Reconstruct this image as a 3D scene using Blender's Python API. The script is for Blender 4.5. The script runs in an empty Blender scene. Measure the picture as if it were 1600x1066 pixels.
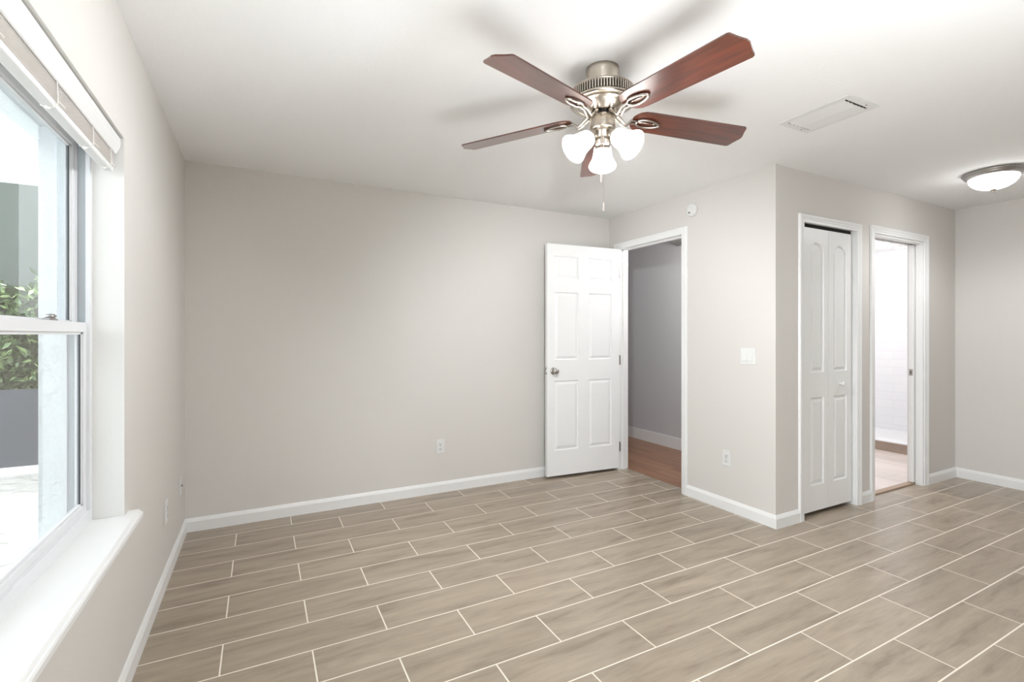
import bpy, bmesh, math, random
from mathutils import Vector, Matrix

random.seed(7)
S = bpy.context.scene
COL = S.collection
PI = math.pi

# ------------------------------------------------------------------ measured layout (metres)
H = 2.44            # ceiling height
W = 3.499           # left wall -> wall with the entry door
D1 = 1.745          # back wall -> closet wall
X2 = 6.08           # far right wall
YR = -6.20          # wall behind the camera
WY0, WY1 = -2.945, -1.585   # window opening along the left wall
WZ0, WZ1 = 0.612, 2.012
F_PX, CY, YAW = 756.018, 523.656, 0.479123
CAM = (0.4413, -3.8042, 1.2945)

# ------------------------------------------------------------------ camera
cd = bpy.data.cameras.new('camera')
cam = bpy.data.objects.new('camera', cd); COL.objects.link(cam)
cd.sensor_fit = 'HORIZONTAL'; cd.sensor_width = 36.0
cd.lens = F_PX / 1600 * 36.0
cd.shift_y = (CY - 533.0) / 1600
cd.clip_start = 0.02; cd.clip_end = 200
cam.location = CAM
cam.rotation_euler = (PI / 2, 0, -YAW)
S.camera = cam

# ------------------------------------------------------------------ world, sun, exposure
world = bpy.data.worlds.new('sky'); S.world = world; world.use_nodes = True
bgn = world.node_tree.nodes['Background']
bgn.inputs[0].default_value = (0.91, 0.955, 1.0, 1)
bgn.inputs[1].default_value = 3.9

def lamp(name, kind, loc, energy, color=(1, 1, 1), size=0.05, rot=(0, 0, 0), parent=None):
    l = bpy.data.lights.new(name, kind); l.energy = energy; l.color = color
    o = bpy.data.objects.new(name, l); COL.objects.link(o)
    o.location = loc; o.rotation_euler = rot
    if kind == 'SUN': l.angle = size
    elif kind in ('POINT', 'SPOT'): l.shadow_soft_size = size
    if parent: o.parent = parent
    return o
sun = lamp('sun', 'SUN', (0, 0, 6), 2.2, (1, 0.96, 0.9), 0.01)
sun.rotation_euler = Vector((-0.03, -0.5, -0.86)).to_track_quat('-Z', 'Y').to_euler()

# added upward spot with no visible source, brightens the ceiling and room
ceil_fill = lamp('ceiling_fill', 'SPOT', (1.55, -3.6, 0.72), 90, (0.94, 0.97, 1.0), 0.7, (PI, 0, 0))
ceil_fill.data.spot_size = math.radians(165); ceil_fill.data.spot_blend = 1.0

def portal(name, loc, rot, sx, sy):
    l = bpy.data.lights.new(name, 'AREA'); l.shape = 'RECTANGLE'; l.size = sx; l.size_y = sy
    l.cycles.is_portal = True
    o = bpy.data.objects.new(name, l); COL.objects.link(o); o.location = loc; o.rotation_euler = rot

S.view_settings.view_transform = 'Standard'
S.view_settings.look = 'None'
S.view_settings.gamma = 1
S.view_settings.exposure = 0.95
try: S.view_settings.use_curve_mapping = False
except Exception: pass

# ------------------------------------------------------------------ materials
def srgb(r, g, b):
    def f(c):
        c /= 255
        return c / 12.92 if c <= 0.04045 else ((c + 0.055) / 1.055) ** 2.4
    return (f(r), f(g), f(b), 1)

class NT:
    def __init__(s, m): s.t = m.node_tree; s.n = s.t.nodes; s.l = s.t.links
    def add(s, typ, **kw):
        nd = s.n.new(typ)
        for k, v in kw.items(): setattr(nd, k, v)
        return nd
    def link(s, a, b): s.l.new(a, b)

def base_mat(name, color, rough=0.5, metal=0.0, bump=None, spec=0.5, coat=0.0, vary=None):
    m = bpy.data.materials.new(name); m.use_nodes = True
    t = NT(m); p = t.n['Principled BSDF']
    p.inputs['Base Color'].default_value = color
    p.inputs['Roughness'].default_value = rough
    p.inputs['Metallic'].default_value = metal
    p.inputs['Specular IOR Level'].default_value = spec
    if coat: p.inputs['Coat Weight'].default_value = coat; p.inputs['Coat Roughness'].default_value = 0.2
    tc = t.add('ShaderNodeTexCoord')
    if bump:
        sc, st, dist = bump
        nz = t.add('ShaderNodeTexNoise'); nz.inputs['Scale'].default_value = sc; nz.inputs['Detail'].default_value = 3
        bp = t.add('ShaderNodeBump'); bp.inputs['Strength'].default_value = st; bp.inputs['Distance'].default_value = dist
        t.link(tc.outputs['Object'], nz.inputs['Vector']); t.link(nz.outputs['Fac'], bp.inputs['Height']); t.link(bp.outputs[0], p.inputs['Normal'])
    if vary:
        sc, amt = vary
        nz = t.add('ShaderNodeTexNoise'); nz.inputs['Scale'].default_value = sc
        mx = t.add('ShaderNodeMix', data_type='RGBA')
        mx.inputs['A'].default_value = tuple(c * (1 - amt) for c in color[:3]) + (1,)
        mx.inputs['B'].default_value = tuple(min(1, c * (1 + amt)) for c in color[:3]) + (1,)
        t.link(tc.outputs['Object'], nz.inputs['Vector']); t.link(nz.outputs['Fac'], mx.inputs['Factor']); t.link(mx.outputs['Result'], p.inputs['Base Color'])
    return m

def emit_mat(name, color, strength, rough=0.4):
    m = base_mat(name, (0.9, 0.9, 0.88, 1), rough)
    p = m.node_tree.nodes['Principled BSDF']
    p.inputs['Emission Color'].default_value = color
    p.inputs['Emission Strength'].default_value = strength
    return m

M = {}
M['wall'] = base_mat('wall_paint', srgb(216, 212, 207), 0.75, bump=(160, 0.12, 0.004), spec=0.3)
M['ceiling'] = base_mat('ceiling_paint', srgb(243, 243, 242), 0.9, bump=(60, 0.15, 0.006), spec=0.2)
M['trim'] = base_mat('white_trim_paint', srgb(236, 236, 235), 0.35, bump=(30, 0.03, 0.002))
M['return'] = base_mat('white_wall_paint', srgb(230, 229, 226), 0.7, bump=(120, 0.1, 0.003), spec=0.3)
M['door'] = base_mat('white_door_paint', srgb(240, 240, 240), 0.38, bump=(90, 0.05, 0.002))
M['closet_door'] = base_mat('white_bifold_paint', srgb(238, 238, 237), 0.3, bump=(200, 0.05, 0.001))
M['plastic'] = base_mat('white_plastic', srgb(226, 226, 224), 0.35)
M['vinyl'] = base_mat('white_vinyl', srgb(228, 229, 231), 0.3)
M['vinyl_grey'] = base_mat('grey_vinyl_track', srgb(185, 192, 196), 0.4)
M['gasket'] = base_mat('dark_gasket', srgb(70, 75, 78), 0.6)
M['dark'] = base_mat('dark_void', srgb(25, 25, 25), 0.8)
M['nickel'] = base_mat('brushed_nickel', srgb(196, 188, 176), 0.28, 1.0, bump=(90, 0.04, 0.001))
M['nickel_bright'] = base_mat('polished_nickel', srgb(186, 179, 170), 0.24, 1.0)
M['rim'] = base_mat('grey_satin_metal', srgb(176, 174, 172), 0.3, 1.0)
M['chrome'] = base_mat('chrome', srgb(190, 188, 184), 0.16, 1.0)
M['brass_grey'] = base_mat('satin_hinge_metal', srgb(170, 165, 158), 0.35, 1.0)
M['blackmetal'] = base_mat('black_metal', srgb(35, 30, 28), 0.45, 0.6)
M['bath_tile'] = base_mat('bath_plaster', srgb(242, 242, 244), 0.4)
M['hall'] = base_mat('hall_paint', srgb(203, 202, 204), 0.75, bump=(160, 0.1, 0.004), spec=0.3)
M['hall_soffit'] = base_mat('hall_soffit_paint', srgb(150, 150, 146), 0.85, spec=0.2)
M['stucco'] = base_mat('white_stucco', srgb(226, 230, 231), 0.9, bump=(38, 0.6, 0.02), spec=0.2, vary=(9, 0.05))
M['stucco_grey'] = base_mat('grey_porch_stucco', srgb(196, 200, 200), 0.9, bump=(30, 0.4, 0.015), spec=0.2)
M['porch_wall'] = base_mat('green_grey_siding', srgb(72, 80, 76), 0.8, bump=(12, 0.2, 0.01), vary=(2, 0.1))
M['slate'] = base_mat('slate_grey_panel', srgb(58, 62, 70), 0.7, vary=(3, 0.12), bump=(80, 0.1, 0.003))
M['slate_cap'] = base_mat('pale_grey_cap', srgb(190, 194, 200), 0.6, bump=(30, 0.1, 0.003))
M['stone'] = base_mat('white_rough_stone', srgb(160, 159, 155), 0.9, bump=(6, 1.0, 0.15), spec=0.2, vary=(11, 0.12))
M['cord'] = base_mat('white_cord', srgb(236, 234, 230), 0.7)
M['blind'] = base_mat('white_blind_finish', srgb(232, 232, 231), 0.35, bump=(40, 0.03, 0.001))
M['blind_shade'] = base_mat('pale_taupe_slat_edge', srgb(206, 200, 194), 0.5)
M['shade_glass'] = emit_mat('lit_frosted_glass', (1.0, 0.97, 0.93, 1), 5.5)
M['bowl_glass'] = emit_mat('lit_alabaster_glass', (0.97, 0.98, 1.0, 1), 8.0)
M['bulb'] = emit_mat('lit_bulb', (1.0, 0.9, 0.76, 1), 20.0)
M['disc_light'] = emit_mat('lit_disc', (1.0, 0.98, 0.97, 1), 5.0)
M['bead'] = base_mat('clear_bead', srgb(215, 205, 200), 0.15)

def glass_mat():
    m = bpy.data.materials.new('window_glass'); m.use_nodes = True
    t = NT(m); t.n.remove(t.n['Principled BSDF'])
    out = t.n['Material Output']
    tr = t.add('ShaderNodeBsdfTransparent'); tr.inputs[0].default_value = (0.97, 0.985, 0.985, 1)
    gl = t.add('ShaderNodeBsdfGlossy'); gl.inputs['Roughness'].default_value = 0.01
    fr = t.add('ShaderNodeFresnel'); fr.inputs['IOR'].default_value = 1.5
    mx = t.add('ShaderNodeMixShader')
    ge = t.add('ShaderNodeNewGeometry'); ff = t.add('ShaderNodeMath', operation='SUBTRACT'); ff.inputs[0].default_value = 1.0
    fm = t.add('ShaderNodeMath', operation='MULTIPLY')          # only the face turned to the ray reflects, or the far face would mirror everything at a slant
    t.link(ge.outputs['Backfacing'], ff.inputs[1]); dbl = t.add('ShaderNodeMath', operation='MULTIPLY', use_clamp=True); dbl.inputs[1].default_value = 2.0   # two panes of a sealed unit
    t.link(ff.outputs[0], fm.inputs[0]); t.link(fr.outputs[0], fm.inputs[1])
    t.link(fm.outputs[0], dbl.inputs[0]); t.link(dbl.outputs[0], mx.inputs[0]); t.link(tr.outputs[0], mx.inputs[1]); t.link(gl.outputs[0], mx.inputs[2]); t.link(mx.outputs[0], out.inputs[0])
    return m
M['glass'] = glass_mat()

def tile_floor_mat():
    m = bpy.data.materials.new('wood_look_tile'); m.use_nodes = True
    t = NT(m); p = t.n['Principled BSDF']
    geo = t.add('ShaderNodeNewGeometry')
    mp = t.add('ShaderNodeMapping'); mp.inputs['Location'].default_value = (-0.302 + 0.633 * 20, 0.178 + 0.2122 * 60, 0)
    br = t.add('ShaderNodeTexBrick'); br.offset = 0.482; br.offset_frequency = 2; br.squash = 1
    br.inputs['Scale'].default_value = 1; br.inputs['Mortar Size'].default_value = 0.0032; br.inputs['Mortar Smooth'].default_value = 0.15
    br.inputs['Bias'].default_value = 0; br.inputs['Brick Width'].default_value = 0.633; br.inputs['Row Height'].default_value = 0.2122
    br.inputs['Color1'].default_value = (0, 0, 0, 1); br.inputs['Color2'].default_value = (1, 1, 1, 1); br.inputs['Mortar'].default_value = (0.5, 0.5, 0.5, 1)
    t.link(geo.outputs['Position'], mp.inputs['Vector']); t.link(mp.outputs[0], br.inputs['Vector'])
    # per-tile offset for the grain
    cmb = t.add('ShaderNodeCombineXYZ'); sc1 = t.add('ShaderNodeMath', operation='MULTIPLY'); sc1.inputs[1].default_value = 37.0
    t.link(br.outputs['Color'], sc1.inputs[0]); t.link(sc1.outputs[0], cmb.inputs[0]); t.link(sc1.outputs[0], cmb.inputs[1])
    add = t.add('ShaderNodeVectorMath', operation='ADD'); t.link(geo.outputs['Position'], add.inputs[0]); t.link(cmb.outputs[0], add.inputs[1])
    def grain(sx, sy, detail, rough, dist):
        mg = t.add('ShaderNodeMapping'); mg.inputs['Scale'].default_value = (sx, sy, 1)
        mg.inputs['Rotation'].default_value = (0, 0, 0.035)
        nz = t.add('ShaderNodeTexNoise'); nz.inputs['Scale'].default_value = 1; nz.inputs['Detail'].default_value = detail
        nz.inputs['Roughness'].default_value = rough; nz.inputs['Distortion'].default_value = dist
        t.link(add.outputs[0], mg.inputs[0]); t.link(mg.outputs[0], nz.inputs['Vector']); return nz
    g1 = grain(2.2, 15, 4, 0.6, 0.5); g2 = grain(9, 90, 3, 0.6, 0.2)
    mixg = t.add('ShaderNodeMath', operation='MULTIPLY_ADD'); mixg.inputs[1].default_value = 0.28
    t.link(g2.outputs['Fac'], mixg.inputs[0]); t.link(g1.outputs['Fac'], mixg.inputs[2])
    rp = t.add('ShaderNodeValToRGB'); cr = rp.color_ramp
    cr.elements[0].position = 0.42; cr.elements[0].color = srgb(136, 122, 106)
    cr.elements[1].position = 0.86; cr.elements[1].color = srgb(172, 158, 140)
    e = cr.elements.new(0.58); e.color = srgb(156, 142, 125)
    t.link(mixg.outputs[0], rp.inputs[0])
    # tile to tile tone
    tone = t.add('ShaderNodeMapRange'); tone.inputs['To Min'].default_value = 0.93; tone.inputs['To Max'].default_value = 1.07
    t.link(br.outputs['Color'], tone.inputs['Value'])
    mul = t.add('ShaderNodeVectorMath', operation='SCALE'); t.link(rp.outputs[0], mul.inputs[0]); t.link(tone.outputs[0], mul.inputs['Scale'])
    mx = t.add('ShaderNodeMix', data_type='RGBA'); mx.inputs['B'].default_value = srgb(232, 224, 212)
    t.link(br.outputs['Fac'], mx.inputs['Factor']); t.link(mul.outputs[0], mx.inputs['A']); t.link(mx.outputs['Result'], p.inputs['Base Color'])
    rr = t.add('ShaderNodeMapRange'); rr.inputs['To Min'].default_value = 0.3; rr.inputs['To Max'].default_value = 0.8
    t.link(br.outputs['Fac'], rr.inputs['Value']); t.link(rr.outputs[0], p.inputs['Roughness'])
    inv = t.add('ShaderNodeMath', operation='MULTIPLY_ADD'); inv.inputs[1].default_value = -1.0; inv.inputs[2].default_value = 1.0
    t.link(br.outputs['Fac'], inv.inputs[0])
    hs = t.add('ShaderNodeMath', operation='MULTIPLY_ADD'); hs.inputs[1].default_value = 0.12
    t.link(g2.outputs['Fac'], hs.inputs[0]); t.link(inv.outputs[0], hs.inputs[2])
    bp = t.add('ShaderNodeBump'); bp.inputs['Strength'].default_value = 0.35; bp.inputs['Distance'].default_value = 0.002
    t.link(hs.outputs[0], bp.inputs['Height']); t.link(bp.outputs[0], p.inputs['Normal'])
    p.inputs['Specular IOR Level'].default_value = 0.5
    return m
M['floor'] = tile_floor_mat()

def plank_mat(name, cols, w, h, axis_rot, mortar=0.0012, rough=0.3, grain=(2, 30), mcol=None):
    m = bpy.data.materials.new(name); m.use_nodes = True
    t = NT(m); p = t.n['Principled BSDF']
    tc = t.add('ShaderNodeTexCoord')
    mp = t.add('ShaderNodeMapping'); mp.inputs['Rotation'].default_value = axis_rot; mp.inputs['Location'].default_value = (20, 20, 0)
    t.link(tc.outputs['Object'], mp.inputs[0])
    br = t.add('ShaderNodeTexBrick'); br.offset = 0.37
    br.inputs['Scale'].default_value = 1; br.inputs['Mortar Size'].default_value = mortar
    br.inputs['Brick Width'].default_value = w; br.inputs['Row Height'].default_value = h
    br.inputs['Color1'].default_value = cols[0]; br.inputs['Color2'].default_value = cols[1]; br.inputs['Mortar'].default_value = mcol or cols[2]
    t.link(mp.outputs[0], br.inputs['Vector'])
    out = br.outputs['Color']
    if grain:
        mg = t.add('ShaderNodeMapping'); mg.inputs['Scale'].default_value = (grain[0], grain[1], 1)
        nz = t.add('ShaderNodeTexNoise'); nz.inputs['Scale'].default_value = 1; nz.inputs['Detail'].default_value = 4
        t.link(mp.outputs[0], mg.inputs[0]); t.link(mg.outputs[0], nz.inputs['Vector'])
        mr = t.add('ShaderNodeMapRange'); mr.inputs['To Min'].default_value = 0.6; mr.inputs['To Max'].default_value = 1.4
        t.link(nz.outputs['Fac'], mr.inputs['Value'])
        sc = t.add('ShaderNodeVectorMath', operation='SCALE'); t.link(out, sc.inputs[0]); t.link(mr.outputs[0], sc.inputs['Scale']); out = sc.outputs[0]
    t.link(out, p.inputs['Base Color']); p.inputs['Roughness'].default_value = rough
    return m
M['laminate'] = plank_mat('red_brown_laminate', (srgb(146, 104, 78), srgb(172, 128, 98), srgb(96, 66, 48)), 0.9, 0.09, (0, 0, PI / 2), grain=(1.6, 26))
M['bath_floor'] = plank_mat('pale_pink_tile', (srgb(226, 214, 208), srgb(234, 222, 216), srgb(206, 194, 188)), 0.62, 0.31, (0, 0, PI / 2), mortar=0.003, grain=(1, 6))
M['subway'] = plank_mat('white_long_tile', (srgb(243, 243, 245), srgb(240, 240, 243), srgb(224, 224, 228)), 0.62, 0.11, (PI / 2, PI / 2, 0), mortar=0.0015, rough=0.25, grain=None)
M['curb'] = base_mat('taupe_curb_tile', srgb(170, 152, 138), 0.4, vary=(12, 0.15))
M['threshold'] = base_mat('wood_threshold', srgb(176, 150, 128), 0.45, vary=(14, 0.15))

def blade_mat(name, c1, c2, rough=0.32):
    m = bpy.data.materials.new(name); m.use_nodes = True
    t = NT(m); p = t.n['Principled BSDF']; tc = t.add('ShaderNodeTexCoord')
    mg = t.add('ShaderNodeMapping'); mg.inputs['Scale'].default_value = (5, 60, 5)
    nz = t.add('ShaderNodeTexNoise'); nz.inputs['Scale'].default_value = 1; nz.inputs['Detail'].default_value = 4; nz.inputs['Distortion'].default_value = 0.6
    rp = t.add('ShaderNodeValToRGB'); rp.color_ramp.elements[0].position = 0.35; rp.color_ramp.elements[0].color = c1
    rp.color_ramp.elements[1].position = 0.68; rp.color_ramp.elements[1].color = c2
    t.link(tc.outputs['Object'], mg.inputs[0]); t.link(mg.outputs[0], nz.inputs['Vector']); t.link(nz.outputs['Fac'], rp.inputs[0]); t.link(rp.outputs[0], p.inputs['Base Color'])
    p.inputs['Roughness'].default_value = rough; p.inputs['Coat Weight'].default_value = 1.0; p.inputs['Coat Roughness'].default_value = 0.3
    return m
M['blade'] = blade_mat('cherry_blade', srgb(66, 29, 17), srgb(102, 47, 27))

def leaf_mat():
    m = bpy.data.materials.new('hedge_leaf'); m.use_nodes = True
    t = NT(m); p = t.n['Principled BSDF']; geo = t.add('ShaderNodeNewGeometry')
    rp = t.add('ShaderNodeValToRGB'); rp.color_ramp.elements[0].color = srgb(44, 64, 34); rp.color_ramp.elements[1].color = srgb(150, 170, 116)
    e = rp.color_ramp.elements.new(0.6); e.color = srgb(78, 104, 60)
    t.link(geo.outputs['Random Per Island'], rp.inputs[0]); t.link(rp.outputs[0], p.inputs['Base Color']); p.inputs['Roughness'].default_value = 0.4
    return m
M['leaf'] = leaf_mat()
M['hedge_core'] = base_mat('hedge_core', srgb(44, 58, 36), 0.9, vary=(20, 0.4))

# ------------------------------------------------------------------ mesh helpers
class MB:
    """collects shapes into one mesh"""
    def __init__(s): s.bm = bmesh.new()
    def face(s, vs, mi=0, smooth=False):
        try: f = s.bm.faces.new(vs)
        except ValueError: return None
        f.material_index = mi; f.smooth = smooth; return f
    def vert(s, p): return s.bm.verts.new(p)
    def box(s, a, b, mi=0, bevel=0.0):
        x0, y0, z0 = [min(a[i], b[i]) for i in range(3)]; x1, y1, z1 = [max(a[i], b[i]) for i in range(3)]
        v = [s.vert(p) for p in ((x0, y0, z0), (x1, y0, z0), (x1, y1, z0), (x0, y1, z0), (x0, y0, z1), (x1, y0, z1), (x1, y1, z1), (x0, y1, z1))]
        fs = [s.face([v[i] for i in q], mi) for q in ((3, 2, 1, 0), (4, 5, 6, 7), (0, 1, 5, 4), (1, 2, 6, 5), (2, 3, 7, 6), (3, 0, 4, 7))]
        if bevel:
            es = list({e for f in fs for e in f.edges})
            r = bmesh.ops.bevel(s.bm, geom=es, offset=bevel, segments=2, profile=0.5, affect='EDGES')
            for f in r['faces']: f.material_index = mi
        return s
    def prism(s, pts, ext, mi=0, cap=True):
        """pts: 3D polygon, ext: 3D vector"""
        e = Vector(ext); a = [s.vert(p) for p in pts]; b = [s.vert(Vector(p) + e) for p in pts]; n = len(pts)
        for i in range(n): s.face([a[i], a[(i + 1) % n], b[(i + 1) % n], b[i]], mi)
        if cap: s.face(a[::-1], mi); s.face(b, mi)
        return s
    def lathe(s, prof, seg=40, c=(0, 0, 0), mat=None, mi=0, smooth=True, close=False):
        """prof: list of (r, z); mat: Matrix applied"""
        mat = mat or Matrix.Translation(c); rings = []
        for r, z in prof:
            if r < 1e-6: rings.append([s.vert(mat @ Vector((0, 0, z)))])
            else: rings.append([s.vert(mat @ Vector((r * math.cos(2 * PI * i / seg), r * math.sin(2 * PI * i / seg), z))) for i in range(seg)])
        prs = list(zip(rings, rings[1:])) + ([(rings[-1], rings[0])] if close else [])
        for A, B in prs:
            for i in range(seg):
                j = (i + 1) % seg
                if len(A) == 1 and len(B) == 1: continue
                if len(A) == 1: s.face([A[0], B[i], B[j]], mi, smooth)
                elif len(B) == 1: s.face([A[i], A[j], B[0]], mi, smooth)
                else: s.face([A[i], A[j], B[j], B[i]], mi, smooth)
        return s
    def tube(s, pts, r, seg=8, mi=0, closed=False, flat=1.0, up=None):
        pts = [Vector(p) for p in pts]; n = len(pts); rings = []
        rr = r if isinstance(r, (list, tuple)) else [r] * n
        prev = None
        for i, p in enumerate(pts):
            if closed: d = pts[(i + 1) % n] - pts[i - 1]
            else: d = pts[min(i + 1, n - 1)] - pts[max(i - 1, 0)]
            d.normalize()
            u = Vector(up) if up else (prev if prev is not None else (Vector((0, 0, 1)) if abs(d.z) < 0.9 else Vector((1, 0, 0))))
            a = (u - d * u.dot(d)); 
            if a.length < 1e-6: a = d.orthogonal()
            a.normalize(); b = d.cross(a); prev = a
            rings.append([s.vert(p + (a * math.cos(2 * PI * k / seg) * flat + b * math.sin(2 * PI * k / seg)) * rr[i]) for k in range(seg)])
        m = n if closed else n - 1
        for i in range(m):
            A, B = rings[i], rings[(i + 1) % n]
            for k in range(seg): s.face([A[k], A[(k + 1) % seg], B[(k + 1) % seg], B[k]], mi, True)
        if not closed: s.face(rings[0][::-1], mi); s.face(rings[-1], mi)
        return s
    def sphere(s, c, r, seg=16, rings=8, sc=(1, 1, 1), mi=0):
        prof = [(r * math.sin(PI * i / rings), -r * math.cos(PI * i / rings)) for i in range(rings + 1)]
        prof[0] = (0, -r); prof[-1] = (0, r)
        return s.lathe(prof, seg, mat=Matrix.Translation(c) @ Matrix.Diagonal((*sc, 1)), mi=mi)
    def build(s, name, mats, parent=None, loc=None, sharp=35):
        bmesh.ops.recalc_face_normals(s.bm, faces=s.bm.faces[:])
        me = bpy.data.meshes.new(name); s.bm.to_mesh(me); s.bm.free()
        for m in (mats if isinstance(mats, (list, tuple)) else [mats]): me.materials.append(m)
        o = bpy.data.objects.new(name, me); COL.objects.link(o)
        if parent:
            o.parent = parent
            o.matrix_parent_inverse = Matrix.Translation(parent_world(parent)).inverted()
        return o

def parent_world(o):
    # every Empty here is only translated, so its world place is the sum of what it was given
    return Vector(o.get('_at', (0, 0, 0)))

def tag(o, label=None, cat=None, group=None, kind=None):
    if label: o['label'] = label
    if cat: o['category'] = cat
    if group: o['group'] = group
    if kind: o['kind'] = kind
    return o

def thing(name, loc, label, cat, group=None, kind=None):
    o = bpy.data.objects.new(name, None); COL.objects.link(o); o.location = loc; o.empty_display_size = 0.1
    o['_at'] = tuple(loc)
    return tag(o, label, cat, group, kind)

def struct(o, label, cat): return tag(o, label, cat, kind='structure')

def casing(x0, x1, zt, plane, prof):
    """door casing swept up the left side, across the head and down the right side; plane maps (u, depth, z) to a point"""
    mb = MB(); rows = []
    for o, d in prof:
        rows.append([mb.vert(plane(u, d, z)) for u, z in ((x0 - o, 0), (x0 - o, zt + o), (x1 + o, zt + o), (x1 + o, 0))])
    n = len(rows)
    for i in range(n):
        A, B = rows[i], rows[(i + 1) % n]
        for k in range(3): mb.face([A[k], A[k + 1], B[k + 1], B[k]])
    mb.face([r[0] for r in rows]); mb.face([r[3] for r in rows])
    return mb
def ogee(w, t): return [(0, 0), (0, t * 0.5), (w * 0.06, t * 0.62), (w * 0.3, t * 0.62), (w * 0.42, t * 0.78), (w * 0.55, t * 0.72), (w * 0.72, t * 0.95), (w * 0.9, t), (w, t * 0.85), (w, 0)]
def ranch(w, t): return [(0, 0), (0, t * 0.55), (w * 0.08, t * 0.7), (w * 0.6, t), (w * 0.95, t), (w, t * 0.9), (w, 0)]

def baseboard(name, a, b, nrm, label, h=0.088, t=0.014, m0=0, m1=0):
    """board from a to b (x, y) standing proud of the wall by nrm * t; m0/m1 = +1 outside mitre, -1 inside mitre"""
    a = Vector((*a, 0)); b = Vector((*b, 0)); n = Vector((*nrm, 0)); d = (b - a).normalized(); mb = MB()
    prof = [(0, 0), (t, 0), (t, h * 0.74), (t * 0.86, h * 0.8), (t * 0.45, h * 0.96), (t * 0.3, h), (0, h)]
    A = [mb.vert(a + n * o - d * o * m0 + Vector((0, 0, z))) for o, z in prof]
    B = [mb.vert(b + n * o + d * o * m1 + Vector((0, 0, z))) for o, z in prof]
    k = len(prof)
    for i in range(k): mb.face([A[i], A[(i + 1) % k], B[(i + 1) % k], B[i]])
    mb.face(A[::-1]); mb.face(B)
    return struct(mb.build(name, M['trim']), label, 'baseboard')

# ------------------------------------------------------------------ setting: floor, ceiling
mb = MB()
mb.box((0, YR, -0.1), (X2, -D1, 0)); mb.box((0, -D1, -0.1), (3.597, 0, 0)); mb.box((3.597, -D1, -0.1), (6.2, -1.672, 0))
mb.box((3.597, -1.672, -0.1), (4.62, -1.0, 0))
struct(mb.build('floor', M['floor']), 'wood-look plank tile floor with pale grout', 'floor')
mb = MB(); mb.box((3.597, -1.0, -0.1), (4.7, 2.0, 0.002))
struct(mb.build('floor_hall', M['laminate']), 'red-brown laminate floor in the hall behind the open door', 'floor')
mb = MB(); mb.box((4.62, -1.672, -0.1), (6.62, 0.6, 0.004))
struct(mb.build('floor_bath', M['bath_floor']), 'pale pinkish tile floor in the bathroom', 'floor')
mb = MB(); mb.box((-0.1, YR - 0.1, H), (8.2, 2.1, H + 0.12))
struct(mb.build('ceiling', M['ceiling']), 'white textured ceiling', 'ceiling')

# ------------------------------------------------------------------ setting: walls
RY0, RY1, RZ0, RZ1 = -6.0, -4.0, 0.05, 2.12   # unseen opening added to the left wall behind the viewer for extra daylight
mb = MB()
def holed_x(mb, xa, xb, y0, y1, hy0, hy1, hz0, hz1, mi):
    """slab between x=xa and x=xb with one window hole"""
    z1 = H + 0.12
    mb.box((xa, y0, -0.3), (xb, hy0, z1), mi); mb.box((xa, hy1, -0.3), (xb, y1, z1), mi)
    mb.box((xa, hy0, -0.3), (xb, hy1, hz0), mi); mb.box((xa, hy0, hz1), (xb, hy1, z1), mi)
holed_x(mb, -0.165, 0.0, -3.4, 0.12, WY0, WY1, WZ0 - 0.02, WZ1, 0)
holed_x(mb, -0.235, -0.165, -3.4, 0.12, WY0, WY1, WZ0 - 0.03, WZ1, 1)
holed_x(mb, -0.235, 0.0, YR - 0.1, -3.4, RY0, RY1, RZ0, RZ1, 0)
for f in mb.bm.faces:
    c = f.calc_center_median(); f.normal_update()
    if f.material_index == 0 and c.x < -0.02 and (abs(c.y - WY1) < 0.01 or abs(c.y - WY0) < 0.01 or (abs(c.z - WZ1) < 0.01)) and c.z > 0.4: f.material_index = 2
struct(mb.build('wall_left', [M['wall'], M['stucco'], M['return']]), 'light greige wall holding the window', 'wall')
mb = MB(); mb.box((0, 0, -0.1), (W, 0.12, H)); struct(mb.build('wall_back', M['wall']), 'broad plain light greige wall behind the open door', 'wall')

DY0, DY1, DZT = -0.935, -0.148, 2.125     # entry door opening in the right wall
mb = MB()
mb.box((W, -1.635, -0.1), (3.605, DY0 - 0.02, H)); mb.box((W, DY1 + 0.02, -0.1), (3.605, 2.0, H)); mb.box((W, DY0 - 0.02, DZT + 0.02), (3.605, DY1 + 0.02, H))
struct(mb.build('wall_right', M['wall']), 'light greige wall around the open entry door', 'wall')

CX0, CX1, CZT = 3.805, 4.455, 2.088       # closet opening
BX0, BX1, BZT = 4.712, 5.48, 2.098        # bathroom opening
mb = MB(); ya, yb = -D1, -1.635
mb.box((W, ya, -0.1), (CX0 - 0.018, yb, H)); mb.box((CX1 + 0.018, ya, -0.1), (BX0 - 0.018, yb, H)); mb.box((BX1 + 0.018, ya, -0.1), (X2 + 0.1, yb, H))
mb.box((CX0 - 0.018, ya, CZT + 0.018), (CX1 + 0.018, yb, H)); mb.box((BX0 - 0.018, ya, BZT + 0.018), (BX1 + 0.018, yb, H))
struct(mb.build('wall_inner', M['wall']), 'light greige wall with the closet door and bathroom doorway', 'wall')
mb = MB(); mb.box((X2, YR, -0.1), (X2 + 0.1, -D1, H)); struct(mb.build('wall_far', M['wall']), 'plain greige wall at the far right', 'wall')

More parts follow.
